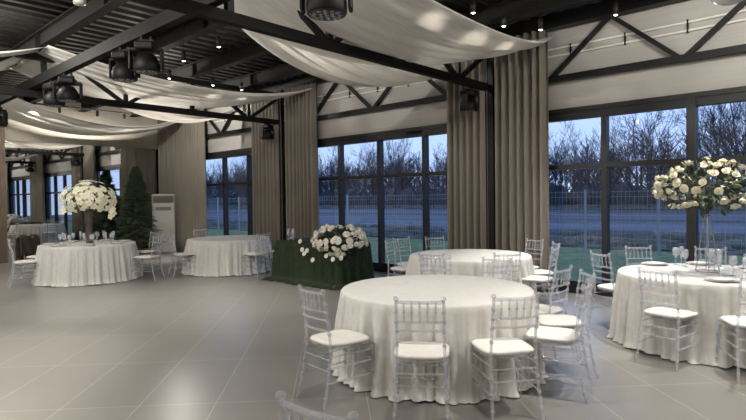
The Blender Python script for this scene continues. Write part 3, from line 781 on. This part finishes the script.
# moving head wash lights hung from the lighting beam
def moving_head(label, x, y, z, rz, group, r=.17, tilt=0):
    t = thing('moving_head_light', label, 'stage light', (x, y, z), rz, group)
    MB().box((0, 0, .36), (.28, .24, .10), ch=.02).build('base', 'plastic', t)
    c = MB(); c.box((0, 0, .43), (.05, .20, .05)); c.box((0, .06, .47), (.03, .03, .06)); c.box((0, -.06, .47), (.03, .03, .06)); c.build('hanging_clamp', 'plastic', t)
    a = MB()
    for s in (-1, 1): a.box((0, s*(r+.03), .20), (.12, .035, .28), ch=.012)
    a.box((0, 0, .32), (.14, 2*r+.08, .04), ch=.01); a.build('yoke', 'plastic', t)
    h = MB().lathe([(r*.93, 0), (r, .015), (r, .10), (r*.85, .17), (r*.55, .24), (.001, .26)], 24).build('head', 'plastic', t)
    l = MB().lathe([(.001, -.002), (r*.85, -.002), (r*.9, .004)], 24); l.build('lens_plate', 'lens_dark', h)
    d = MB()
    for rr, n in ((0, 1), (.33*r, 6), (.64*r, 12)):
        for k in range(n):
            an = 2*PI*k/n; d.lathe([(.11*r, -.004), (.09*r, -.012), (.0001, -.014)], 8, (rr*math.cos(an), rr*math.sin(an), 0))
    d.build('led_lenses', 'lens', h)
    h.location = (0, 0, .03); h.rotation_euler = (0, tilt, 0)
    return t
mh = moving_head('largest black moving head with LED face at the top centre', 3.12, 3.35, 3.10, R(40), 'moving head lights')
MK = kids(mh)
for x, y, lab, rz in [(3.12, 7.25, 'black moving head with LED face, left one of the near pair', 30), (3.12, 6.62, 'black moving head, right one of the near pair', 50),
                      (3.12, 9.95, 'black moving head, left one of the far pair at the upper left', 20), (3.12, 9.32, 'black moving head with lit LED face, right one of the far pair', 60),
                      (3.12, 13.35, 'black moving head cut by the left picture edge', 30)]:
    dup(mh, MK, (x, y, 3.17), R(rz), lab, scale=.93)
for (x, y, lab) in [(8.25, 5.24, 'small black moving head below the truss end in front of the middle curtains'), (8.28, 11.13, 'small black moving head below the far truss end near the curtains')]:
    o = dup(mh, MK, (x, y, 3.08), R(100), lab, scale=.92)
    
# white dome lamp, top right
t = thing('dome_lamp', 'frosted white dome lamp at the top right corner of the picture', 'lamp', (4.90, .80, 3.03))
MB().lathe([(.001, 0), (.06, .008), (.11, .035), (.145, .09), (.15, .13), (.14, .13), (.13, .09), (.10, .045), (.001, .02)], 24).build('dome', 'dome', t)
MB().lathe([(.15, .13), (.155, .14), (.10, .19), (.03, .22)], 20).build('cap', 'plastic', t)
MB().tube([(0, 0, .2), (0, 0, ZC-3.03)], .006, 6).build('suspension_rod', 'plastic', t)
t2_ = thing('ceiling_lamp', 'small round white ceiling lamp near the top left of the picture', 'lamp', (2.60, 7.28, 4.06))
MB().lathe([(.001, 0), (.07, .004), (.075, .02), (.075, .06)], 20).build('diffuser', 'white_plastic', t2_)
MB().lathe([(.08, .06), (.08, .12), (.02, .13)], 20).build('housing', 'plastic', t2_)
MB().tube([(0, 0, .12), (0, 0, ZC-4.06)], .006, 6).build('suspension_rod', 'plastic', t2_)

# ------------------------------------------------------------------ outside
def strip(name, x0, x1, z0, z1, mat, lab, cat, kind=None):
    m = MB(); m.add([(x0, -60, z0), (x1, -60, z1), (x1, 140, z1), (x0, 140, z0), (x0, -60, z0-.5), (x1, -60, z1-.5), (x1, 140, z1-.5), (x0, 140, z0-.5)],
                    [(0,1,2,3), (7,6,5,4), (0,4,5,1), (1,5,6,2), (2,6,7,3), (3,7,4,0)])
    o = m.build(name, mat); 
    return struct(o)
strip('path', 9.1, 9.9, -.12, -.12, 'pave', None, None)
strip('lawn', 9.9, 18.2, -.13, -.16, 'lawn', None, None)
strip('terrain', 18.2, 24, -.16, -.30, 'brush', None, None)
strip('lake', 24, 72, -.32, -.32, 'water', None, None)
strip('shore', 72, 160, -.2, .6, 'brush', None, None)
fn_ = thing('mesh_fence', 'light grey wire mesh fence with posts beyond the lawn', 'fence', (17, 0, 0))
y = -10.2
post = None
while y < 40:
    if post is None: post = MB().box((0, 0, .80), (.06, .06, 1.95)).build('fence_post', 'galv', fn_); o = post
    else: o = post.copy(); COL.objects.link(o)
    o.location = (0, y, 0); y += 2.1
m = MB()
for z in [.05, .3, .55, .8, 1.05, 1.3, 1.55, 1.7]: m.bar((0, -10.2, z), (0, 39, z), .010)
y = -10.2
while y < 39: m.bar((0, y, 0), (0, y, 1.75), .006); y += .12
m.build('wire_mesh', 'galv', fn_)
# low frosted shrubs between the fence and the water
m = MB(); r_ = random.Random(21)
for i in range(700):
    X = r_.uniform(18.4, 24.5); Y = r_.uniform(-12, 48); h = r_.uniform(.05, .30)
    m.lathe([(.3, -.3), (.5, h*.3), (.35, h*.8), (.02, h)], 6, (X, Y, -.22))
tag(m.build('undergrowth', 'brush'), 'low frosted grey undergrowth between the wire fence and the water', 'undergrowth', kind='stuff')
# bare trees
def bare_tree(seed, H):
    r_ = random.Random(seed); m = MB()
    def br(p, d, L, r, lev):
        q = p; pts = [p]; rs = [r]; n = 3 if lev < 3 else 2
        for i in range(n):
            d = (d+Vector((r_.gauss(0, .10), r_.gauss(0, .10), r_.gauss(.03, .05)))).normalized(); q = q+d*L/n; pts.append(q); rs.append(max(.012, r*(1-.45*(i+1)/n)))
        m.tube(pts, rs, 5 if lev < 2 else 3, False, False)
        if lev >= 5: return
        k = 4 if lev == 0 else r_.choice((2, 3, 3)) 
        for i in range(k):
            f = r_.uniform(.35, 1.0) if lev == 0 else r_.uniform(.3, 1); idx = min(n-1, int(f*n)); b = pts[idx].lerp(pts[idx+1], f*n-idx)
            a = r_.uniform(0, 2*PI); ax = d.orthogonal().normalized(); ax.rotate(Matrix.Rotation(a, 3, d)); nd = (d*r_.uniform(.7, 1.2)+ax*r_.uniform(.45, .8)+Vector((0,0,.15))).normalized()
            br(b, nd, L*r_.uniform(.48, .68), rs[idx]*.6, lev+1)
        br(pts[-1], d, L*.7, rs[-1], lev+1)
    br(Vector((0, 0, 0)), Vector((0, 0, 1)), H*.36, .15, 0)
    return m
protos = []
r_ = random.Random(3)
n = 0
for i in range(84):
    Y = -22+i*1.62+r_.uniform(-1.2, 1.2)
    X = 76+r_.uniform(-2, 12)
    s = r_.uniform(.8, 1.15)
    if len(protos) < 6:
        o = bare_tree(20+i, 14).build('bare_tree', 'tree'); protos.append(o)
    else:
        o = r_.choice(protos).copy(); COL.objects.link(o)
    if Y*1.35 < 26: s *= 1.25
    o.location = (X, Y*1.35, -.3); o.rotation_euler = (0, 0, r_.uniform(0, 6)); o.scale = (s, s, s*r_.uniform(.9, 1.1))
    tag(o, 'bare leafless tree standing in the row beyond the lake', 'tree', 'bare trees beyond the lake')
# dense far woods
m = MB(); r_ = random.Random(9)
for i in range(620):
    X = 96+r_.uniform(0, 26); Y = -62+i*.42+r_.uniform(-.5, .5); h = r_.uniform(7.5, 13)
    m.tube([(X, Y, -.5), (X+r_.uniform(-.3, .3), Y+r_.uniform(-.4, .4), h)], [.20, .03], 3, False, False)
    for k in range(26):
        z = h*r_.uniform(.12, .95); a = r_.uniform(0, 6.28); L = (h-z)*.35+r_.uniform(.5, 1.6)
        m.tube([(X, Y, z), (X+L*math.cos(a)*.5, Y+L*math.sin(a)*.5, z+L*.45), (X+L*math.cos(a)*.8, Y+L*math.sin(a)*.8, z+L)], [.07, .05, .02], 3, False, False)
for i in range(520):
    X = 88+r_.uniform(0, 10); Y = -60+i*.42; h = r_.uniform(1.6, 4.2)
    m.lathe([(.8, -.5), (1.3, h*.3), (1.1, h*.65), (.5, h*.9), (.05, h)], 7, (X, Y, 0))
tag(m.build('distant_woods', 'haze'), 'dark blue mass of distant woods behind the bare trees', 'woods', kind='stuff')

# ------------------------------------------------------------------ world: dusk sky
wd = bpy.data.worlds.new('World'); scene.world = wd; wd.use_nodes = True; nt = wd.node_tree; nt.nodes.clear()
out = nt.nodes.new('ShaderNodeOutputWorld'); bg = nt.nodes.new('ShaderNodeBackground'); tc = nt.nodes.new('ShaderNodeTexCoord')
sx = nt.nodes.new('ShaderNodeSeparateXYZ'); cr = nt.nodes.new('ShaderNodeValToRGB')
cr.color_ramp.elements[0].position = 0; cr.color_ramp.elements[0].color = (.35, .46, .70, 1)
cr.color_ramp.elements[1].position = .6; cr.color_ramp.elements[1].color = (.26, .35, .56, 1)
nt.links.new(tc.outputs['Generated'], sx.inputs[0]); nt.links.new(sx.outputs['Z'], cr.inputs[0]); nt.links.new(cr.outputs[0], bg.inputs['Color'])
bg.inputs['Strength'].default_value = 1.75
nt.links.new(bg.outputs[0], out.inputs['Surface'])
scene.cycles.use_denoising = True
scene.cycles.max_bounces = 10
scene.cycles.transparent_max_bounces = 24
scene.cycles.sample_clamp_indirect = 4
